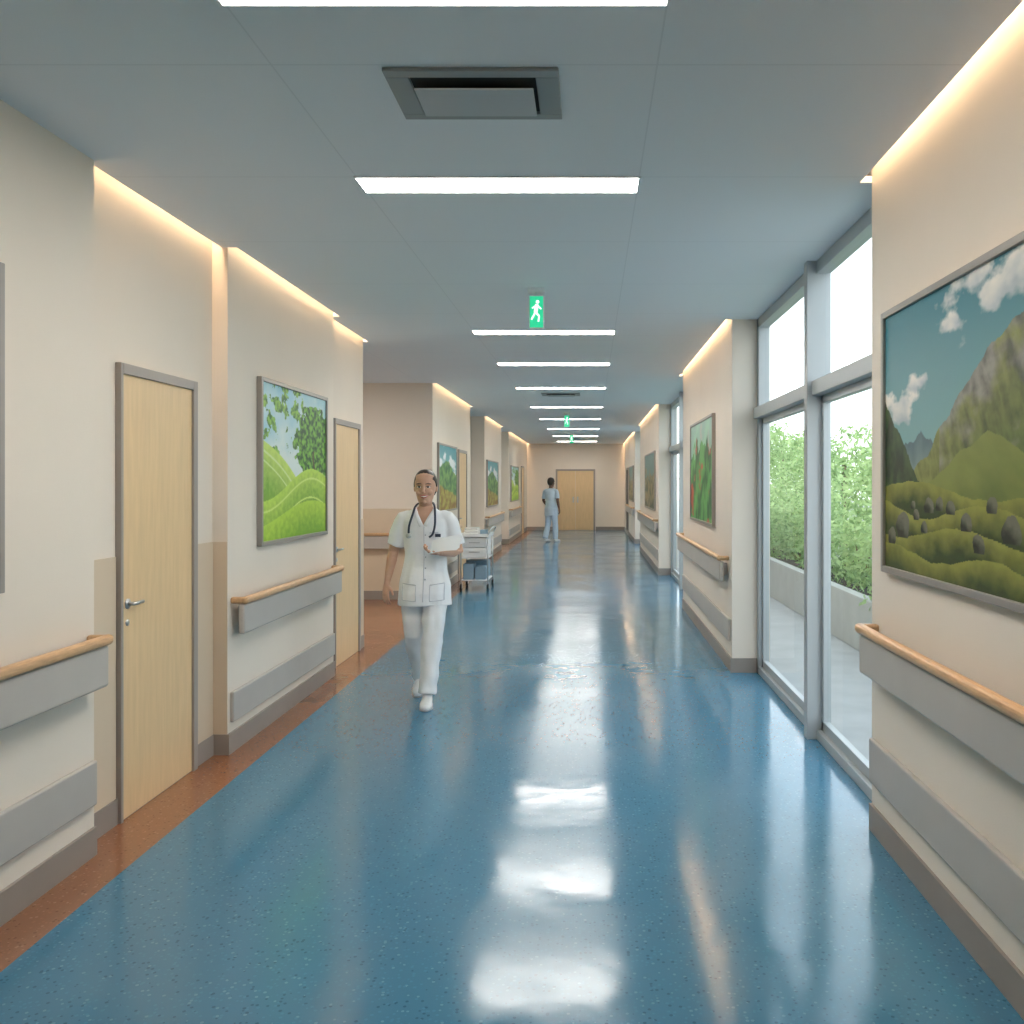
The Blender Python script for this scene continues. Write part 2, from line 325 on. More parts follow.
# ---------------------------------------------------------------- paintings
def fr_(x,y,s,o=4,seed=0):
    return noise.fractal(Vector((x*s+seed*7.3,y*s-seed*3.1,seed)),1.0,2.0,o)
def lerp(a,b_,t_): 
    t_=max(0,min(1,t_)); return tuple(a[i]+(b_[i]-a[i])*t_ for i in range(3))
def sky(u,v,top,bot,cl=0.0,seed=1):
    c=lerp(bot,top,(v-0.4)/0.6)
    d=fr_(u,v*1.4,3.0,5,seed)
    return lerp(c,(0.9,0.92,0.93),(d-cl)*4)
def paint_valley(u,v):
    c=lerp((0.22,0.40,0.40),(0.03,0.20,0.25),(v-0.45)/0.5)
    for (cx,cy,rx,ry) in ((0.06,0.62,0.11,0.06),(0.14,0.63,0.08,0.06),(0.20,0.72,0.05,0.035),(0.25,0.71,0.04,0.03),(0.42,0.90,0.08,0.09),(0.53,0.97,0.10,0.08),(0.70,0.93,0.12,0.07),(0.62,0.90,0.07,0.05),(0.9,0.95,0.1,0.05)):
        d=1-math.sqrt(((u-cx)/rx)**2+((v-cy)/ry)**2)+1.0*fr_(u,v*1.3,9,5,3)
        if d>0: c=lerp(c,lerp((0.45,0.50,0.52),(0.85,0.80,0.72),0.5+(v-cy)/ry*0.5+0.5*fr_(u,v,14,3,9)),d*2.0)
    # distant blue ridges
    h=0.45+0.05*math.exp(-abs(u-0.10)/0.05)+0.08*math.exp(-abs(u-0.25)/0.06)+0.02*fr_(u,0,16,3,5)
    if v<h: c=lerp((0.09,0.15,0.17),(0.22,0.31,0.31),(h-v)*7+0.2*fr_(u*2,v,12,4,2))
    # big mountain, slope falling to the left, gullies run down the slope
    h=0.36+max(0,u-0.19)*0.92-max(0,u-0.62)*0.55+0.035*fr_(u,0.3,8,6,8)
    if u>0.17 and v<h:
        dp=h-v
        q=u*1.0+v*0.35                      # coordinate across the gullies
        g=1-abs(fr_(q*1.0,dp*0.25,13,4,21))*2.2     # ridged folds
        g2=fr_(u,v,26,4,12)
        base=lerp((0.20,0.21,0.06),(0.085,0.12,0.03),dp*2.6)
        c=lerp(tuple(x*0.45 for x in base),tuple(x*1.35 for x in base),0.35+0.55*g+0.35*g2)
        rock=fr_(u,v,7,5,12)+0.45-dp*2.4
        if u>0.36: c=lerp(c,lerp((0.10,0.10,0.085),(0.30,0.28,0.23),0.4+0.5*g+0.4*g2),rock*1.6)
    # lower bright slope
    h=0.50-abs(u-0.60)*0.55+0.02*fr_(u,0.5,7,4,15)
    if u>0.22 and v<h: 
        c=lerp((0.22,0.25,0.055),(0.10,0.14,0.025),(h-v)*3.5+0.35*fr_(u+v*0.5,v,9,4,18))
    # dark near slope at left
    h=0.66-u*1.30+0.03*fr_(u,0.1,14,4,9)
    if v<h: c=lerp((0.012,0.03,0.014),(0.05,0.10,0.03),0.4+fr_(u*2,v,10,5,6)*1.3)
    # rolling mossy meadow
    for (bs,am,fq,ph) in ((0.31,0.030,7,0.3),(0.235,0.030,10,2.0),(0.155,0.028,8,4.1),(0.075,0.022,11,1.0)):
        h=bs+am*math.sin(u*fq+ph)+0.010*fr_(u,bs,10,3,2)
        if v<h:
            k=(h-v)/0.085
            c=lerp((0.28,0.28,0.05),(0.03,0.055,0.008),k+0.28*fr_(u,v,16,4,7))
    for (bx,by,br) in rocks:
        dx=(u-bx)*1.15; dy=(v-by)
        d=math.hypot(dx,dy*0.85)+0.25*br*fr_(u,v,14,3,5)
        if dy>-br*0.7 and d<br:
            c=lerp((0.15,0.15,0.11),(0.012,0.018,0.010),-dy/br*0.8+0.5+(-dx)/br*0.5+0.4*fr_(u,v,30,3,6))
    return c
rocks=[(0.13,0.16,0.052),(0.05,0.12,0.035),(0.22,0.215,0.022),(0.27,0.17,0.022),(0.30,0.25,0.032),(0.36,0.255,0.025),(0.42,0.245,0.026),(0.20,0.25,0.018),(0.50,0.20,0.030),(0.56,0.14,0.035),(0.62,0.26,0.028),(0.70,0.19,0.045),(0.8,0.15,0.05)]
def paint_hills(u,v):
    c=lerp((0.78,0.88,0.84),(0.25,0.60,0.72),(v-0.5)*1.6+0.5*fr_(u,v,4,4,2))
    f=fr_(u,v,9,5,3); f2=fr_(u,v,26,4,5)
    if v>0.50 and f+0.55*(v-0.93)>0.02 and u<0.6: c=lerp((0.03,0.16,0.02),(0.30,0.58,0.08),0.5+f2*1.5)
    if ((u-0.82)/0.33)**2+((v-0.66)/0.27)**2<1+0.6*f: c=lerp((0.01,0.08,0.01),(0.20,0.50,0.05),0.45+f2*1.6)
    if abs(u-0.80-0.03*math.sin(v*20))<0.012 and 0.30<v<0.6: c=(0.10,0.06,0.02)
    h=0.64-0.55*u+0.05*math.sin(u*5)
    if v<h: 
        k=(h-v); c=lerp((0.62,0.80,0.16),(0.20,0.42,0.03),k*3.2+0.25*f2)
        if abs(k-0.06-0.05*u)<0.008 or abs(k-0.12-0.10*u)<0.006: c=(0.70,0.85,0.35)
    h=0.36-0.11*math.cos(u*4.2)
    if v<h:
        k=h-v; c=lerp((0.55,0.76,0.10),(0.14,0.36,0.015),k*3.5+0.3*f2)
        if abs(k-0.07)<0.007 or abs(k-0.17-0.05*u)<0.006: c=(0.66,0.82,0.22)
    h=0.16+0.08*math.sin(u*3.5-1)
    if v<h: c=lerp((0.50,0.72,0.06),(0.22,0.45,0.02),(h-v)*5+0.4*f2)
    return c
def paint_meadow(u,v):
    c=sky(u,v,(0.06,0.33,0.40),(0.35,0.60,0.55),0.08,6)
    f=fr_(u,v,8,5,8)
    if v<0.62+0.15*math.sin(u*4)+0.05*f: c=lerp((0.02,0.14,0.06),(0.22,0.42,0.12),0.5+f)
    if v<0.40-0.2*u+0.05*f: c=lerp((0.25,0.12,0.03),(0.45,0.42,0.10),0.5+f*1.2)
    return c
def paint_forest(u,v):
    f=fr_(u,v*0.5,7,5,11); w=math.sin((u*2.0-v*1.4)*7+f*3)
    c=lerp((0.01,0.10,0.03),(0.12,0.42,0.10),0.5+0.5*w)
    c=lerp(c,(0.50,0.08,0.04),(fr_(u,v,5,3,14)-0.28)*5)
    if v>0.75+0.2*f: c=lerp(c,(0.45,0.7,0.6),0.7)
    return c
def paint_auburn(u,v):
    f=fr_(u,v,6,5,17); c=lerp((0.06,0.09,0.04),(0.34,0.26,0.12),0.5+f*1.2)
    if v>0.6+0.2*f: c=(0.16,0.28,0.26)
    return c
M_canvas,t,b=nt('canvas_print'); at=t.nodes.new('ShaderNodeAttribute'); at.attribute_name='Col'; t.links.new(at.outputs['Color'],b.inputs['Base Color']); b.inputs['Roughness'].default_value=0.45
def painting(side,x,y0,y1,z0,z1,fn,res=110):
    s=1 if side=='L' else -1
    e=empty('landscape_painting',(x,(y0+y1)/2,(z0+z1)/2))
    hy=(y1-y0)/2; hz_=(z1-z0)/2; f=0.028; d=0.035
    def sx(a,b_): return (min(a*s,b_*s),max(a*s,b_*s))
    boxes('frame',[(*sx(0,d),-hy,-hy+f,-hz_,hz_),(*sx(0,d),hy-f,hy,-hz_,hz_),(*sx(0,d),-hy+f,hy-f,-hz_,-hz_+f),(*sx(0,d),-hy+f,hy-f,hz_-f,hz_)],M_pframe,e,0.003)
    nu=int(res*max(1,(y1-y0)/(z1-z0))); nv=res
    V=[];Fc=[];C=[]
    for j in range(nv+1):
        for i in range(nu+1):
            u=i/nu; v=j/nv
            yy=(-hy+f)+(2*hy-2*f)*(u if s>0 else 1-u)
            V.append((0.022*s,yy,(-hz_+f)+(2*hz_-2*f)*v)); C.append(fn(u,v))
    for j in range(nv):
        for i in range(nu):
            a=j*(nu+1)+i; Fc.append((a,a+1,a+nu+2,a+nu+1))
    o=meshobj('canvas',V,Fc,M_canvas,e,False)
    ca=o.data.color_attributes.new('Col','FLOAT_COLOR','POINT')
    for i,c in enumerate(C): ca.data[i].color=(max(0,c[0]),max(0,c[1]),max(0,c[2]),1)
painting('R',R0,2.2,3.92,1.21,2.33,paint_valley,300)
painting('L',L0,5.75,7.20,1.19,2.28,paint_hills,190)
painting('L',L0,1.7,3.225,1.20,2.38,paint_meadow,60)
painting('R',R1,8.6,10.5,1.18,2.27,paint_forest,110)
painting('L',-2.17,12.75,14.5,1.18,2.18,paint_meadow,90)
painting('L',-2.17,18.8,21.0,1.1,2.1,paint_meadow,50)
painting('L',-2.17,24.5,27.0,1.1,2.1,paint_hills,50)
painting('R',R1,16.4,19.2,1.1,2.2,paint_auburn,60)
painting('R',R1,24.6,27.0,1.1,2.1,paint_auburn,40)

# ---------------------------------------------------------------- people
M_skin=mat('skin_fair',(0.62,0.36,0.25),0.5,var=0.04,vscale=20)
M_skin2=mat('skin_dark',(0.17,0.09,0.06),0.5)
M_uni=mat('uniform_white',(0.86,0.86,0.87),0.8,bump=0.15,bscale=40)
M_seam=mat('uniform_seam',(0.50,0.51,0.55),0.8)
M_scrub=mat('scrub_blue',(0.50,0.60,0.70),0.8,bump=0.15,bscale=40)
M_hair=mat('hair_dark',(0.030,0.017,0.012),0.45,var=0.3,vscale=60,stretch=(6,1,1))
M_eye=mat('eye_white',(0.75,0.73,0.70),0.3); M_iris=mat('eye_iris',(0.05,0.03,0.02),0.3)
M_lip=mat('lips',(0.50,0.13,0.11),0.4); M_teeth=mat('teeth',(0.85,0.83,0.78),0.3)
M_steth=mat('stethoscope_tubing',(0.02,0.03,0.06),0.35)
M_shoe=mat('shoe_white',(0.78,0.78,0.78),0.45); M_sole=mat('shoe_sole',(0.45,0.45,0.46),0.7)
M_paper=mat('paper',(0.88,0.90,0.93),0.7)

HEAD=[(0.0,0.020,0.018,-0.062),(0.008,0.034,0.032,-0.056),(0.022,0.046,0.055,-0.036),(0.045,0.056,0.074,-0.018),(0.07,0.063,0.085,-0.008),(0.10,0.069,0.092,0.0),
      (0.13,0.073,0.096,0.004),(0.16,0.0725,0.096,0.006),(0.185,0.066,0.088,0.008),(0.205,0.052,0.070,0.010),(0.218,0.033,0.046,0.010),(0.225,0.012,0.016,0.010)]
TORSO=[(0.70,0.198,0.150,-0.032),(0.78,0.196,0.150,-0.028),(0.88,0.184,0.138,-0.014),(0.98,0.164,0.118,-0.003),(1.08,0.150,0.106,0),(1.17,0.158,0.114,0),(1.25,0.170,0.121,0),(1.32,0.172,0.110,0),(1.362,0.152,0.090,0),(1.395,0.110,0.072,0),(1.425,0.068,0.060,0)]
def torso_front(x,z):
    for i in range(len(TORSO)-1):
        a,b_=TORSO[i],TORSO[i+1]
        if a[0]<=z<=b_[0]:
            k=(z-a[0])/(b_[0]-a[0]); rx=a[1]+(b_[1]-a[1])*k; ry=a[2]+(b_[2]-a[2])*k; cy=a[3]+(b_[3]-a[3])*k
            return cy-ry*math.sqrt(max(0.0,1-(x/rx)**2))
    return -0.12
def hand(V,Fc,W,d,nrm,s,curl=0.35,L=1.0):
    W=Vector(W); d=Vector(d).normalized(); nrm=Vector(nrm); nrm=(nrm-d*nrm.dot(d)).normalized(); s=Vector(s); s=(s-d*s.dot(d)-nrm*s.dot(nrm)).normalized()
    pl=0.085*L
    ring_tube(V,Fc,[(*(W-d*0.01),0.026,0.019),(*(W+d*0.02),0.033,0.016),(*(W+d*0.055),0.040,0.0145),(*(W+d*pl),0.039,0.012)],side=s,n=14)
    offs=[0.030,0.010,-0.010,-0.029]; lens=[0.070,0.079,0.072,0.056]
    for o_,l in zip(offs,lens):
        p=W+d*(pl-0.012)+s*o_; dirv=(d+s*o_*2.0).normalized(); path=[(*p,0.0085,0.0085)]
        ang=0
        for kk,(fr__,r) in enumerate([(0.45,0.0082),(0.30,0.0076),(0.25,0.0062)]):
            ang+=curl*(0.8+0.3*kk)
            dd=dirv*math.cos(ang)+nrm*math.sin(ang)
            p=p+dd*(l*fr__+ (0.012 if kk==0 else 0)); path.append((*p,r,r))
        ring_tube(V,Fc,path,side=s,n=8)
    p=W+d*0.022+s*0.022; q=p+(d*0.6+s*0.75+nrm*0.25).normalized()*0.045; r_=q+(d*0.95+s*0.15+nrm*0.35).normalized()*0.038
    ring_tube(V,Fc,[(*p,0.013,0.013),(*q,0.0105,0.0105),(*r_,0.0075,0.0075)],side=nrm,n=8)

HS=1.08; hz=1.447
def HP(x,y,z): return (x*HS,y*HS,hz+z*HS)
def HR(*r): return tuple(k*HS for k in r)
def person(name,loc,rot,scale,skin,cloth,pose,female=True):
    e=empty(name,loc); e.rotation_euler=(0,0,rot); e.scale=(scale,)*3
    V=[];Fc=[]
    ring_tube(V,Fc,[(0,cy,z,rx,ry) for z,rx,ry,cy in TORSO],n=32)
    for sd in ('R','L'):
        a=pose['arm'+sd]; sh=Vector(a[0]); el=Vector(a[1]); k=0.80
        e2=sh.lerp(el,k); sx=-1 if sd=='R' else 1
        ring_tube(V,Fc,[(sx*0.08,0,1.340,0.055,0.050),(sx*0.13,0,1.343,0.056,0.056),(sx*0.165,0,1.332,0.056,0.056),(*sh.lerp(el,0.10),0.056,0.058),(*sh.lerp(el,0.35),0.058,0.062),(*e2,0.060,0.064)],side=(0,1,0),n=18)
    def fold(co):
        return noise.noise(Vector((co.x*14,co.y*14,co.z*4)))*0.009+noise.noise(Vector((co.x*7+3,co.y*6,co.z*10)))*0.008
    tun=remeshed('tunic',V,Fc,0.007,cloth,e,6,fold)
    bm=bmesh.new(); bm.from_mesh(tun.data)
    kill=set(v for v in bm.verts if v.co.y<-0.005 and v.co.z>1.285 and abs(v.co.x)<(v.co.z-1.285)*0.50)
    kill|=set(v for v in bm.verts if v.co.z>1.412 and abs(v.co.x)<0.1)
    bmesh.ops.delete(bm,geom=list(kill),context='VERTS'); bm.to_mesh(tun.data); bm.free()
    V=[];Fc=[]
    ring_tube(V,Fc,[(0,0,0.80,0.10,0.085),(0,0,0.86,0.160,0.105),(0,0,0.95,0.155,0.100),(0,0,1.02,0.13,0.085)],n=24)
    for sd in ('R','L'):
        hp,kn,an=[Vector(p) for p in pose['leg'+sd]]
        dn=(an-kn).normalized()
        ring_tube(V,Fc,[(*hp,0.088,0.090),(*hp.lerp(kn,0.3),0.092,0.097),(*hp.lerp(kn,0.7),0.083,0.090),(*kn,0.076,0.082),(*kn.lerp(an,0.4),0.071,0.080),(*kn.lerp(an,0.8),0.068,0.080),(*(an+dn*0.025),0.068,0.082)],n=20)
    def fold2(co):
        return noise.noise(Vector((co.x*16,co.y*16,co.z*5+9)))*0.011+noise.noise(Vector((co.x*5,co.y*5,co.z*14)))*0.007
    remeshed('trousers',V,Fc,0.008,cloth,e,3,fold2)
    V=[];Fc=[]
    ring_tube(V,Fc,[(*HP(0,cy-0.012,z),rx*HS,ry*HS) for z,rx,ry,cy in HEAD],n=28)
    ring_tube(V,Fc,[(0,0.012,1.36,0.075,0.06),(0,0.012,1.40,0.056,0.054),(0,0.008,1.43,0.049,0.050),(0,0.004,1.50,0.050,0.054)],n=20)
    ring_tube(V,Fc,[(0,0,z,rx-0.018,ry-0.014) for z,rx,ry,cy in TORSO[5:]],n=24)
    ring_tube(V,Fc,[(*HP(0,-0.100,0.125),0.007,0.006),(*HP(0,-0.112,0.095),0.010,0.010),(*HP(0,-0.118,0.082),0.013,0.012),(*HP(0,-0.104,0.072),0.014,0.009)],n=10)
    for sx in (-1,1):
        ellipsoid(V,Fc,HP(sx*0.074,0.012,0.105),(0.010,0.018,0.031),10,8)
        ellipsoid(V,Fc,HP(sx*0.034,-0.068,0.076),(0.026,0.021,0.024),12,10)
        ellipsoid(V,Fc,HP(sx*0.030,-0.089,0.135),(0.026,0.010,0.009),10,8)
    ellipsoid(V,Fc,HP(0,-0.083,0.012),(0.017,0.014,0.014),10,8)
    for sd in ('R','L'):
        a=pose['arm'+sd]; sh,el,wr=[Vector(p) for p in a[:3]]
        ring_tube(V,Fc,[(*sh,0.040,0.040),(*sh.lerp(el,0.6),0.040,0.042),(*el,0.036,0.038),(*el.lerp(wr,0.25),0.037,0.039),(*el.lerp(wr,0.65),0.030,0.031),(*wr,0.024,0.020)],side=(0,1,0),n=16)
        hand(V,Fc,a[2],a[3],a[4],a[5],a[6])
    remeshed('body_skin',V,Fc,0.0042,skin,e,3)
    for sx in (-1,1):
        sn='r' if sx<0 else 'l'
        V=[];Fc=[]; ellipsoid(V,Fc,HP(sx*0.030,-0.0925,0.112),HR(0.0145,0.0095,0.0065)); meshobj('eye_'+sn,V,Fc,M_eye,e)
        V=[];Fc=[]; ellipsoid(V,Fc,HP(sx*0.030,-0.0995,0.112),HR(0.0062,0.0040,0.0060)); meshobj('iris_'+sn,V,Fc,M_iris,e)
        V=[];Fc=[]; ring_tube(V,Fc,[(*HP(sx*0.014,-0.103,0.132),0.0022,0.0035),(*HP(sx*0.032,-0.1035,0.137),0.0028,0.004),(*HP(sx*0.050,-0.089,0.132),0.0016,0.003)],side=(0,0,1),n=8); meshobj('eyebrow_'+sn,V,Fc,M_hair,e)
        V=[];Fc=[]; ring_tube(V,Fc,[(*HP(sx*0.015,-0.100,0.116),0.0016,0.003),(*HP(sx*0.030,-0.1030,0.1195),0.0020,0.003),(*HP(sx*0.046,-0.090,0.115),0.0016,0.003)],side=(0,0,1),n=8); meshobj('lashes_'+sn,V,Fc,M_iris,e)
    def crescent(nm,zc,w,h0,curve,yo,m_):
        V=[];Fc=[]; P=[]
        for i in range(9):
            u=-1+2*i/8; P.append((*HP(u*w,yo+0.014*u*u,zc+curve*u*u),(h0*(1-0.85*u*u)+0.0006)*HS,0.0045))
        ring_tube(V,Fc,P,side=(0,0,1),n=8); meshobj(nm,V,Fc,m_,e)
    crescent('lower_lip',0.041,0.026,0.0048,0.012,-0.0965,M_lip)
    crescent('upper_lip',0.054,0.027,0.0036,0.003,-0.0975,M_lip)
    crescent('teeth',0.0480,0.022,0.0046,0.007,-0.0975,M_teeth)
    V=[];Fc=[]
    nA=48; nB=16
    c=Vector(HP(0,0.004,0.126))
    rr_=Vector((0.0795*HS,0.110*HS,0.107*HS))
    for j in range(nB+1):
        for i in range(nA):
            ph=2*math.pi*i/nA
            ap=abs((ph+math.pi)%(2*math.pi)-math.pi)/math.pi
            if ap<0.35: hl=0.180-0.028*(ap/0.35)**2
            elif ap<0.5: hl=0.152-0.045*((ap-0.35)/0.15)
            elif ap<0.68: hl=0.107-0.069*((ap-0.5)/0.18)
            else: hl=0.038
            zb=(hl-0.126)/0.107; a0=math.asin(max(-0.95,min(0.95,zb)))
            a_=a0+(math.pi/2-a0)*j/nB
            rj=1+0.008*math.sin(ph*17)*(1-j/nB)
            ca=abs(math.cos(a_))**0.80 if a_>0 else math.cos(a_)**0.9
            V.append(c+Vector((rr_.x*ca*math.sin(ph)*rj,-rr_.y*ca*math.cos(ph)*rj,rr_.z*math.sin(a_))))
    for j in range(nB):
        for i in range(nA):
            a=j*nA+i; b2=j*nA+(i+1)%nA; Fc.append((a,b2,b2+nA,a+nA))
    hair=meshobj('hair',V,Fc,M_hair,e)
    so=hair.modifiers.new('s','SOLIDIFY'); so.thickness=0.014; so.offset=-1
    if female:
        V=[];Fc=[]; ellipsoid(V,Fc,HP(0,0.118,0.165),(0.042,0.036,0.040)); meshobj('hair_bun',V,Fc,M_hair,e)
    for sd in ('R','L'):
        heel,toe=[Vector(p) for p in pose['foot'+sd]]
        V=[];Fc=[]; up=Vector((0,0,1))
        pr=[(0.0,0.020,0.028,0.030),(0.06,0.032,0.042,0.040),(0.25,0.037,0.048,0.046),(0.45,0.040,0.040,0.038),(0.65,0.046,0.033,0.031),(0.85,0.043,0.028,0.026),(0.96,0.030,0.020,0.020),(1.0,0.014,0.012,0.016)]
        ring_tube(V,Fc,[(*(heel.lerp(toe,k)+up*(h)),w,hh) for k,w,hh,h in pr],side=(1,0,0),n=18)
        an=Vector(pose['leg'+sd][2])
        hb=heel.lerp(toe,0.22)
        ring_tube(V,Fc,[(*(hb+up*0.03),0.036,0.045),(*(hb.lerp(an,0.7)+up*0.02),0.035,0.042)],n=16)
        remeshed('shoe_'+sd.lower(),V,Fc,0.005,M_shoe if female else M_white,e,3)
        V=[];Fc=[]
        ring_tube(V,Fc,[(*(heel.lerp(toe,k)+up*0.0065),w*1.04,0.0065) for k,w,hh,h in pr],side=(1,0,0),n=14)
        meshobj('sole_'+sd.lower(),V,Fc,M_sole,e)
    return e

nurse_pose={
 'armR':[(-0.175,0,1.335),(-0.240,0.035,1.09),(-0.278,-0.03,0.86),(-0.10,-0.18,-1),(0.7,0.7,0),(0.6,-0.8,0),0.28],
 'armL':[(0.175,0,1.335),(0.240,0.02,1.09),(0.125,-0.190,1.095),(-0.75,-0.45,0.10),(0,-0.25,1),(0.25,-1,0.1),0.55],
 'legR':[(-0.088,0,0.88),(-0.085,0.00,0.49),(-0.062,0.225,0.15)],
 'legL':[(0.084,0,0.88),(0.070,-0.12,0.50),(0.035,-0.18,0.11)],
 'footR':[(-0.062,0.275,0.075),(-0.068,0.045,0.0)],
 'footL':[(0.035,-0.125,0.0),(0.045,-0.38,0.0)]}
nurse_e=person('nurse',(-1.215,6.65,0),math.radians(3),1.0,M_skin,M_uni,nurse_pose)
for sx in (-1,1):
    P=[]
    for i in range(7):
        k=i/6; z=1.285+0.13*k; x=sx*(0.004+0.062*k); y=torso_front(x,min(z,1.42))-0.008
        if k>0.8: y=-0.045
        P.append((x+sx*0.010,y,z,0.016*(1-0.2*k),0.004))
    V=[];Fc=[]; ring_tube(V,Fc,P,side=(1,0,0),n=10); meshobj('collar_%s'%('r' if sx<0 else 'l'),V,Fc,M_uni,nurse_e)
def seamline(nm,pts,r=0.0022):
    P=[(x,torso_front(x,z)-0.006,z,r,r) for x,z in pts]
    V=[];Fc=[]; ring_tube(V,Fc,P,side=(1,0,0) if abs(pts[0][0]-pts[-1][0])<abs(pts[0][1]-pts[-1][1]) else (0,0,1),n=6); meshobj(nm,V,Fc,M_seam,nurse_e)
seamline('placket_seam',[(0.004,1.28-0.03*i) for i in range(19)])
for sx in (-1,1):
    a,b_=sx*0.05,sx*0.15
    def ln(p,q,n=6): return [(p[0]+(q[0]-p[0])*i/n,p[1]+(q[1]-p[1])*i/n) for i in range(n+1)]
    seamline('pocket_top',ln((a,0.86),(b_,0.87)),0.003); seamline('pocket_bottom',ln((a,0.745),(b_,0.75))); seamline('pocket_side_in',ln((a,0.86),(a,0.745))); seamline('pocket_side_out',ln((b_,0.87),(b_,0.75)))
seamline('chest_pocket_top',[(0.045+0.012*i,1.235) for i in range(6)],0.003)
V=[];Fc=[]
for z in (1.22,1.14,1.06,0.98,0.90):
    ellipsoid(V,Fc,(0.016,torso_front(0.016,z)-0.008,z),(0.006,0.003,0.006),8,6)
meshobj('buttons',V,Fc,M_seam,nurse_e)
pts=catmull([(-0.105,-0.128,1.235),(-0.100,-0.132,1.29),(-0.082,-0.105,1.36),(-0.070,-0.03,1.425),(-0.045,0.055,1.450),(0.0,0.076,1.455),(0.045,0.055,1.450),(0.070,-0.03,1.425),(0.082,-0.105,1.36),(0.084,-0.135,1.29),(0.070,-0.145,1.23),(0.045,-0.14,1.205)])
tube('stethoscope_tubing',[tuple(p) for p in pts],0.0080,M_steth,nurse_e)
V=[];Fc=[]; ring_tube(V,Fc,[(-0.105,-0.126,1.215,0.019,0.019),(-0.105,-0.142,1.215,0.019,0.019)],n=18); meshobj('stethoscope_chestpiece',V,Fc,M_metal,nurse_e)
boxes('name_badge',[(0.085,0.125,-0.128,-0.122,1.205,1.228)],M_steth,nurse_e)
for k in range(3):
    V=[];Fc=[]; nx,ny=10,8
    R=Matrix.Rotation(math.radians(-14+6*k),3,'Z')@Matrix.Rotation(math.radians(36),3,'X')@Matrix.Rotation(math.radians(-8-2*k),3,'Y')
    for j in range(ny+1):
        for i in range(nx+1):
            x=-0.10+0.22*i/nx; y=-0.08+0.15*j/ny
            z=0.012*math.sin((x+0.1)*11)
            V.append(R@Vector((x,y,z))+Vector((0.165,-0.235,1.152+0.003*k)))
    for j in range(ny):
        for i in range(nx):
            a=j*(nx+1)+i; Fc.append((a,a+1,a+nx+2,a+nx+1))
    meshobj('paper_sheet_%d'%k,V,Fc,M_paper,nurse_e)

man_pose={
 'armR':[(-0.18,0,1.335),(-0.235,0.05,1.09),(-0.225,-0.05,0.87),(0.05,-0.25,-1),(1,0.1,0),(0.1,-1,0),0.3],
 'armL':[(0.18,0,1.335),(0.235,0.00,1.09),(0.20,-0.14,0.92),(-0.3,-0.6,-0.6),(-1,0,0),(0,-1,0),0.4],
 'legR':[(-0.092,0,0.88),(-0.09,-0.06,0.49),(-0.09,-0.08,0.11)],
 'legL':[(0.092,0,0.88),(0.09,0.00,0.49),(0.085,0.13,0.12)],
 'footR':[(-0.09,-0.03,0.0),(-0.09,-0.28,0.0)],
 'footL':[(0.085,0.17,0.03),(0.085,-0.07,0.0)]}
person('hospital_orderly',(-1.07,24.7,0),math.radians(150),1.045,M_skin2,M_scrub,man_pose,False)

# ---------------------------------------------------------------- trolley
M_bin=mat('bin_blue',(0.25,0.36,0.45),0.5); M_linen=mat('linen',(0.78,0.78,0.76),0.9,bump=0.2,bscale=20)
e=empty('medical_supply_trolley',(-1.72,13.7,0))
W=0.20; D=0.33
for i,(x,y) in enumerate([(-W,-D),(W,-D),(-W,D),(W,D)]):
    tube('post_%d'%i,[(x,y,0.12),(x,y,0.84)],0.012,M_metal,e)
    V=[];Fc=[]; ring_tube(V,Fc,[(x-0.014,y+0.02,0.05,0.05,0.05),(x+0.014,y+0.02,0.05,0.05,0.05)],side=(0,1,0),n=18)
    meshobj('caster_wheel_%d'%i,V,Fc,M_dark,e)
    boxes('caster_fork_%d'%i,[(x-0.022,x-0.016,y-0.01,y+0.03,0.04,0.12),(x+0.016,x+0.022,y-0.01,y+0.03,0.04,0.12),(x-0.022,x+0.022,y-0.01,y+0.03,0.11,0.125)],M_metal,e)
boxes('top_tray',[(-W-0.02,W+0.02,-D-0.02,D+0.02,0.80,0.815),(-W-0.02,-W-0.01,-D-0.02,D+0.02,0.81,0.85),(W+0.01,W+0.02,-D-0.02,D+0.02,0.81,0.85),(-W,W,-D-0.02,-D-0.01,0.81,0.85),(-W,W,D+0.01,D+0.02,0.81,0.85)],M_white,e,0.002)
boxes('shelves',[(-W,W,-D,D,0.48,0.495),(-W,W,-D,D,0.15,0.165)],M_white,e)
boxes('bins',[(-W+0.03,-0.01,-D+0.02,0.0,0.166,0.40),(0.01,W-0.03,-D+0.02,0.0,0.166,0.36),(-W+0.03,W-0.03,0.03,D-0.02,0.166,0.42)],M_bin,e,0.012)
boxes('drawer_unit',[(-W+0.02,W-0.02,-D+0.01,D-0.02,0.50,0.64),(-W+0.02,W-0.02,-D+0.01,D-0.02,0.645,0.79)],M_white,e,0.006)
boxes('drawer_pulls',[(-0.08,0.08,-D-0.002,-D+0.012,0.57,0.585),(-0.08,0.08,-D-0.002,-D+0.012,0.71,0.725)],M_metal,e)
boxes('folded_linen',[(-0.17,0.05,-0.25,0.05,0.816,0.86),(-0.165,0.045,-0.245,0.045,0.861,0.90),(-0.16,0.04,-0.24,0.04,0.901,0.935)],M_linen,e,0.015,3)
boxes('supply_box',[(0.07,0.17,-0.2,0.0,0.816,0.90)],M_bin,e,0.004)
tube('push_handle',[tuple(p) for p in catmull([(W,-D,0.82),(W+0.05,-D,0.92),(W+0.06,0,0.94),(W+0.05,D,0.92),(W,D,0.82)])],0.011,M_metal,e)

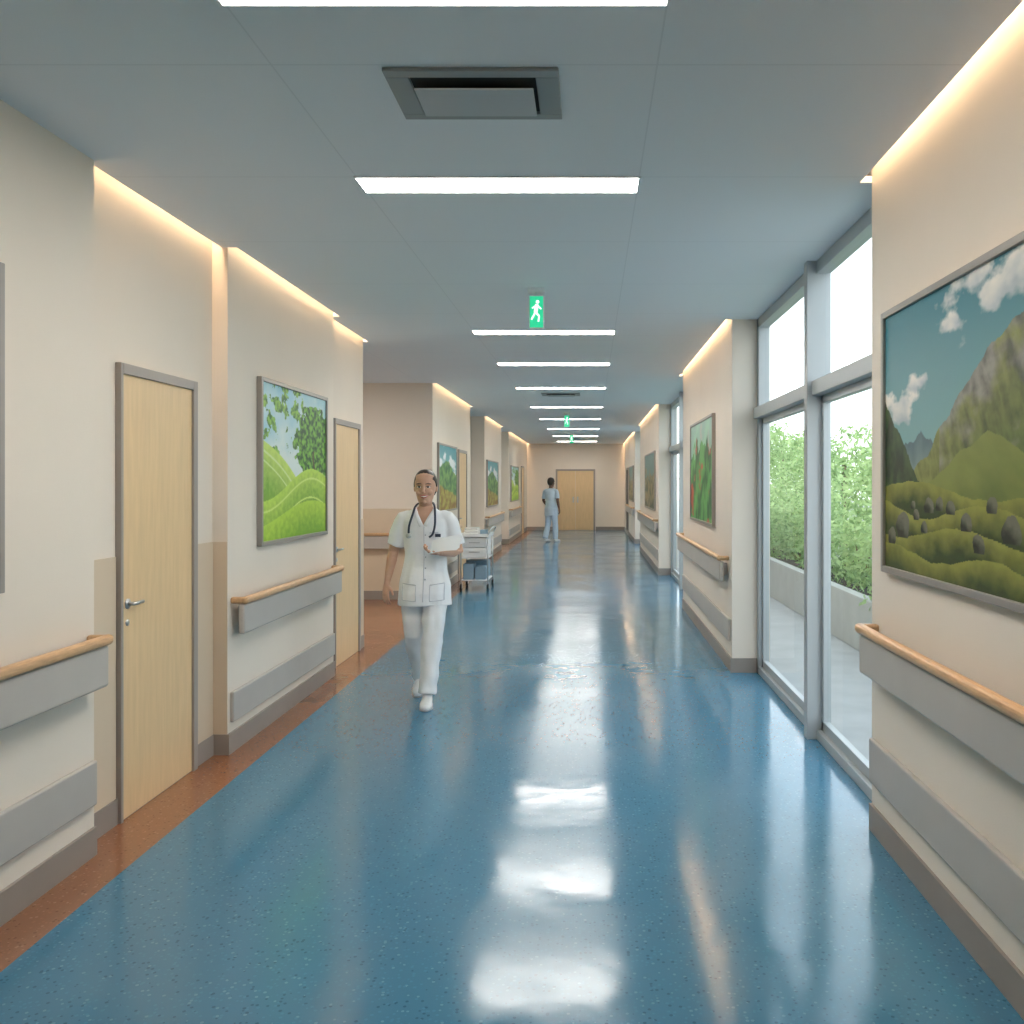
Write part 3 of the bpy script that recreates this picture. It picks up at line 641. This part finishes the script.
# ---------------------------------------------------------------- outside
M_pave=mat('paving',(0.42,0.42,0.41),0.8,var=0.08,vscale=3)
M_conc=mat('planter_concrete',(0.50,0.49,0.46),0.8,var=0.06,vscale=4)
M_soil=mat('soil',(0.06,0.04,0.03),0.9)
boxes('ground_paving',[(XO,60,-20,90,-0.15,-0.03)],M_pave)
e=empty('shrub_planter',(0,0,0))
boxes('planter_walls',[(2.6,2.72,4,22,-0.03,0.50),(3.5,3.62,4,22,-0.03,0.50),(2.72,3.5,4,4.12,-0.03,0.50),(2.72,3.5,21.88,22,-0.03,0.50)],M_conc,e,0.01)
boxes('planter_soil',[(2.72,3.5,4.12,21.88,-0.03,0.45)],M_soil,e)
M_leaf,t,b=nt('leaves')
tc=t.nodes.new('ShaderNodeTexCoord'); n_=t.nodes.new('ShaderNodeTexNoise'); n_.inputs['Scale'].default_value=3.5; n_.inputs['Detail'].default_value=6
t.links.new(tc.outputs['Object'],n_.inputs['Vector']); r=t.nodes.new('ShaderNodeValToRGB')
r.color_ramp.elements[0].position=0.30; r.color_ramp.elements[0].color=(0.13,0.24,0.07,1); r.color_ramp.elements[1].position=0.66; r.color_ramp.elements[1].color=(0.50,0.66,0.30,1)  # greens paled so the leaf colour itself carries the outdoor haze
t.links.new(n_.outputs['Fac'],r.inputs[0]); t.links.new(r.outputs[0],b.inputs['Base Color']); b.inputs['Roughness'].default_value=0.6
trn=t.nodes.new('ShaderNodeBsdfTranslucent'); t.links.new(r.outputs[0],trn.inputs[0]); ms=t.nodes.new('ShaderNodeMixShader'); ms.inputs[0].default_value=0.45
t.links.new(b.outputs[0],ms.inputs[1]); t.links.new(trn.outputs[0],ms.inputs[2]); t.links.new(ms.outputs[0],t.nodes['Material Output'].inputs[0])
M_bark=mat('bark',(0.12,0.08,0.05),0.9)
def leaves(V,Fc,blobs,count,size):
    rg=random.Random(11)
    tot=sum(b_[3]*b_[3] for b_ in blobs)
    for (cx,cy,cz,rad,rz) in blobs:
        n=int(count*rad*rad/tot)
        for _ in range(n):
            d=Vector((rg.gauss(0,1),rg.gauss(0,1),rg.gauss(0,1))).normalized()
            q=rg.uniform(0.6,1.05)*(1+0.3*noise.noise(d*3+Vector((cx,cy,0))))
            p=Vector((cx+d.x*rad*q,cy+d.y*rad*q,max(0.3,cz+d.z*rz*q)))
            a=Vector((rg.uniform(-1,1),rg.uniform(-1,1),rg.uniform(-1,1))).normalized(); b2=a.orthogonal().normalized()
            s=size*rg.uniform(0.6,1.3); i=len(V)
            V+= [p-a*s,p-b2*s*0.45,p+a*s,p+b2*s*0.45]; Fc.append((i,i+1,i+2,i+3))
rg=random.Random(3)
V=[];Fc=[]
leaves(V,Fc,[(3.08+rg.uniform(-.1,.1),4.6+0.62*i,0.80+rg.uniform(-0.2,0.2),rg.uniform(0.38,0.50),rg.uniform(0.35,0.70)) for i in range(28)],24000,0.045)
meshobj('shrub_leaves',V,Fc,M_leaf,e,False)
V=[];Fc=[]
for i in range(28):
    y=4.6+0.62*i
    for k in range(3): ring_tube(V,Fc,[(3.1,y,0.44,0.012,0.012),(3.1+rg.uniform(-.2,.2),y+rg.uniform(-.2,.2),0.95,0.006,0.006)],n=6)
meshobj('shrub_stems',V,Fc,M_bark,e)
V=[];Fc=[];TV=[];TF=[]; bl=[]
for i in range(22):
    x=rg.uniform(5.5,9.5); y=8+1.9*i+rg.uniform(-.6,.6); h=rg.uniform(2.0,3.1)+0.02*y
    bl+=[(x,y,h*0.45,1.2,h*0.45),(x+rg.uniform(-.6,.6),y+rg.uniform(-.5,.5),h*0.85,0.8,0.75)]
    ring_tube(TV,TF,[(x,y,-0.03,0.09,0.09),(x,y,h*0.8,0.05,0.05)],n=8)
leaves(V,Fc,bl,46000,0.085)
e=empty('garden_trees',(0,0,0)); meshobj('tree_leaves',V,Fc,M_leaf,e,False); meshobj('tree_trunks',TV,TF,M_bark,e)

# ---------------------------------------------------------------- light
w=bpy.data.worlds.new('w'); scene.world=w; w.use_nodes=True; t=w.node_tree; bg=t.nodes['Background']
tc=t.nodes.new('ShaderNodeTexCoord'); sp=t.nodes.new('ShaderNodeSeparateXYZ'); t.links.new(tc.outputs['Generated'],sp.inputs[0])
r=t.nodes.new('ShaderNodeValToRGB'); r.color_ramp.elements[0].position=0.0; r.color_ramp.elements[0].color=(0.84,0.88,0.88,1); r.color_ramp.elements[1].position=0.6; r.color_ramp.elements[1].color=(0.64,0.75,0.86,1)
t.links.new(sp.outputs[2],r.inputs[0]); t.links.new(r.outputs[0],bg.inputs[0]); bg.inputs[1].default_value=2.2
sl=bpy.data.lights.new('sun','SUN'); sl.energy=2.0; sl.angle=math.radians(4); sl.color=(1,0.95,0.86)
so=bpy.data.objects.new('sun',sl); col.objects.link(so); so.rotation_euler=Vector((-0.45,-0.30,0.85)).to_track_quat('Z','Y').to_euler()

# ---------------------------------------------------------------- camera
cd=bpy.data.cameras.new('cam'); cd.sensor_width=36; cd.lens=F/1024*36; cd.shift_x=-78/1024; cd.shift_y=-28/1024; cd.clip_start=0.05; cd.clip_end=300
co=bpy.data.objects.new('cam',cd); col.objects.link(co); co.location=(0,0,CH); co.rotation_euler=(math.radians(90),0,0); scene.camera=co
scene.view_settings.view_transform='Standard'
scene.view_settings.look='None'
scene.view_settings.exposure=0.55
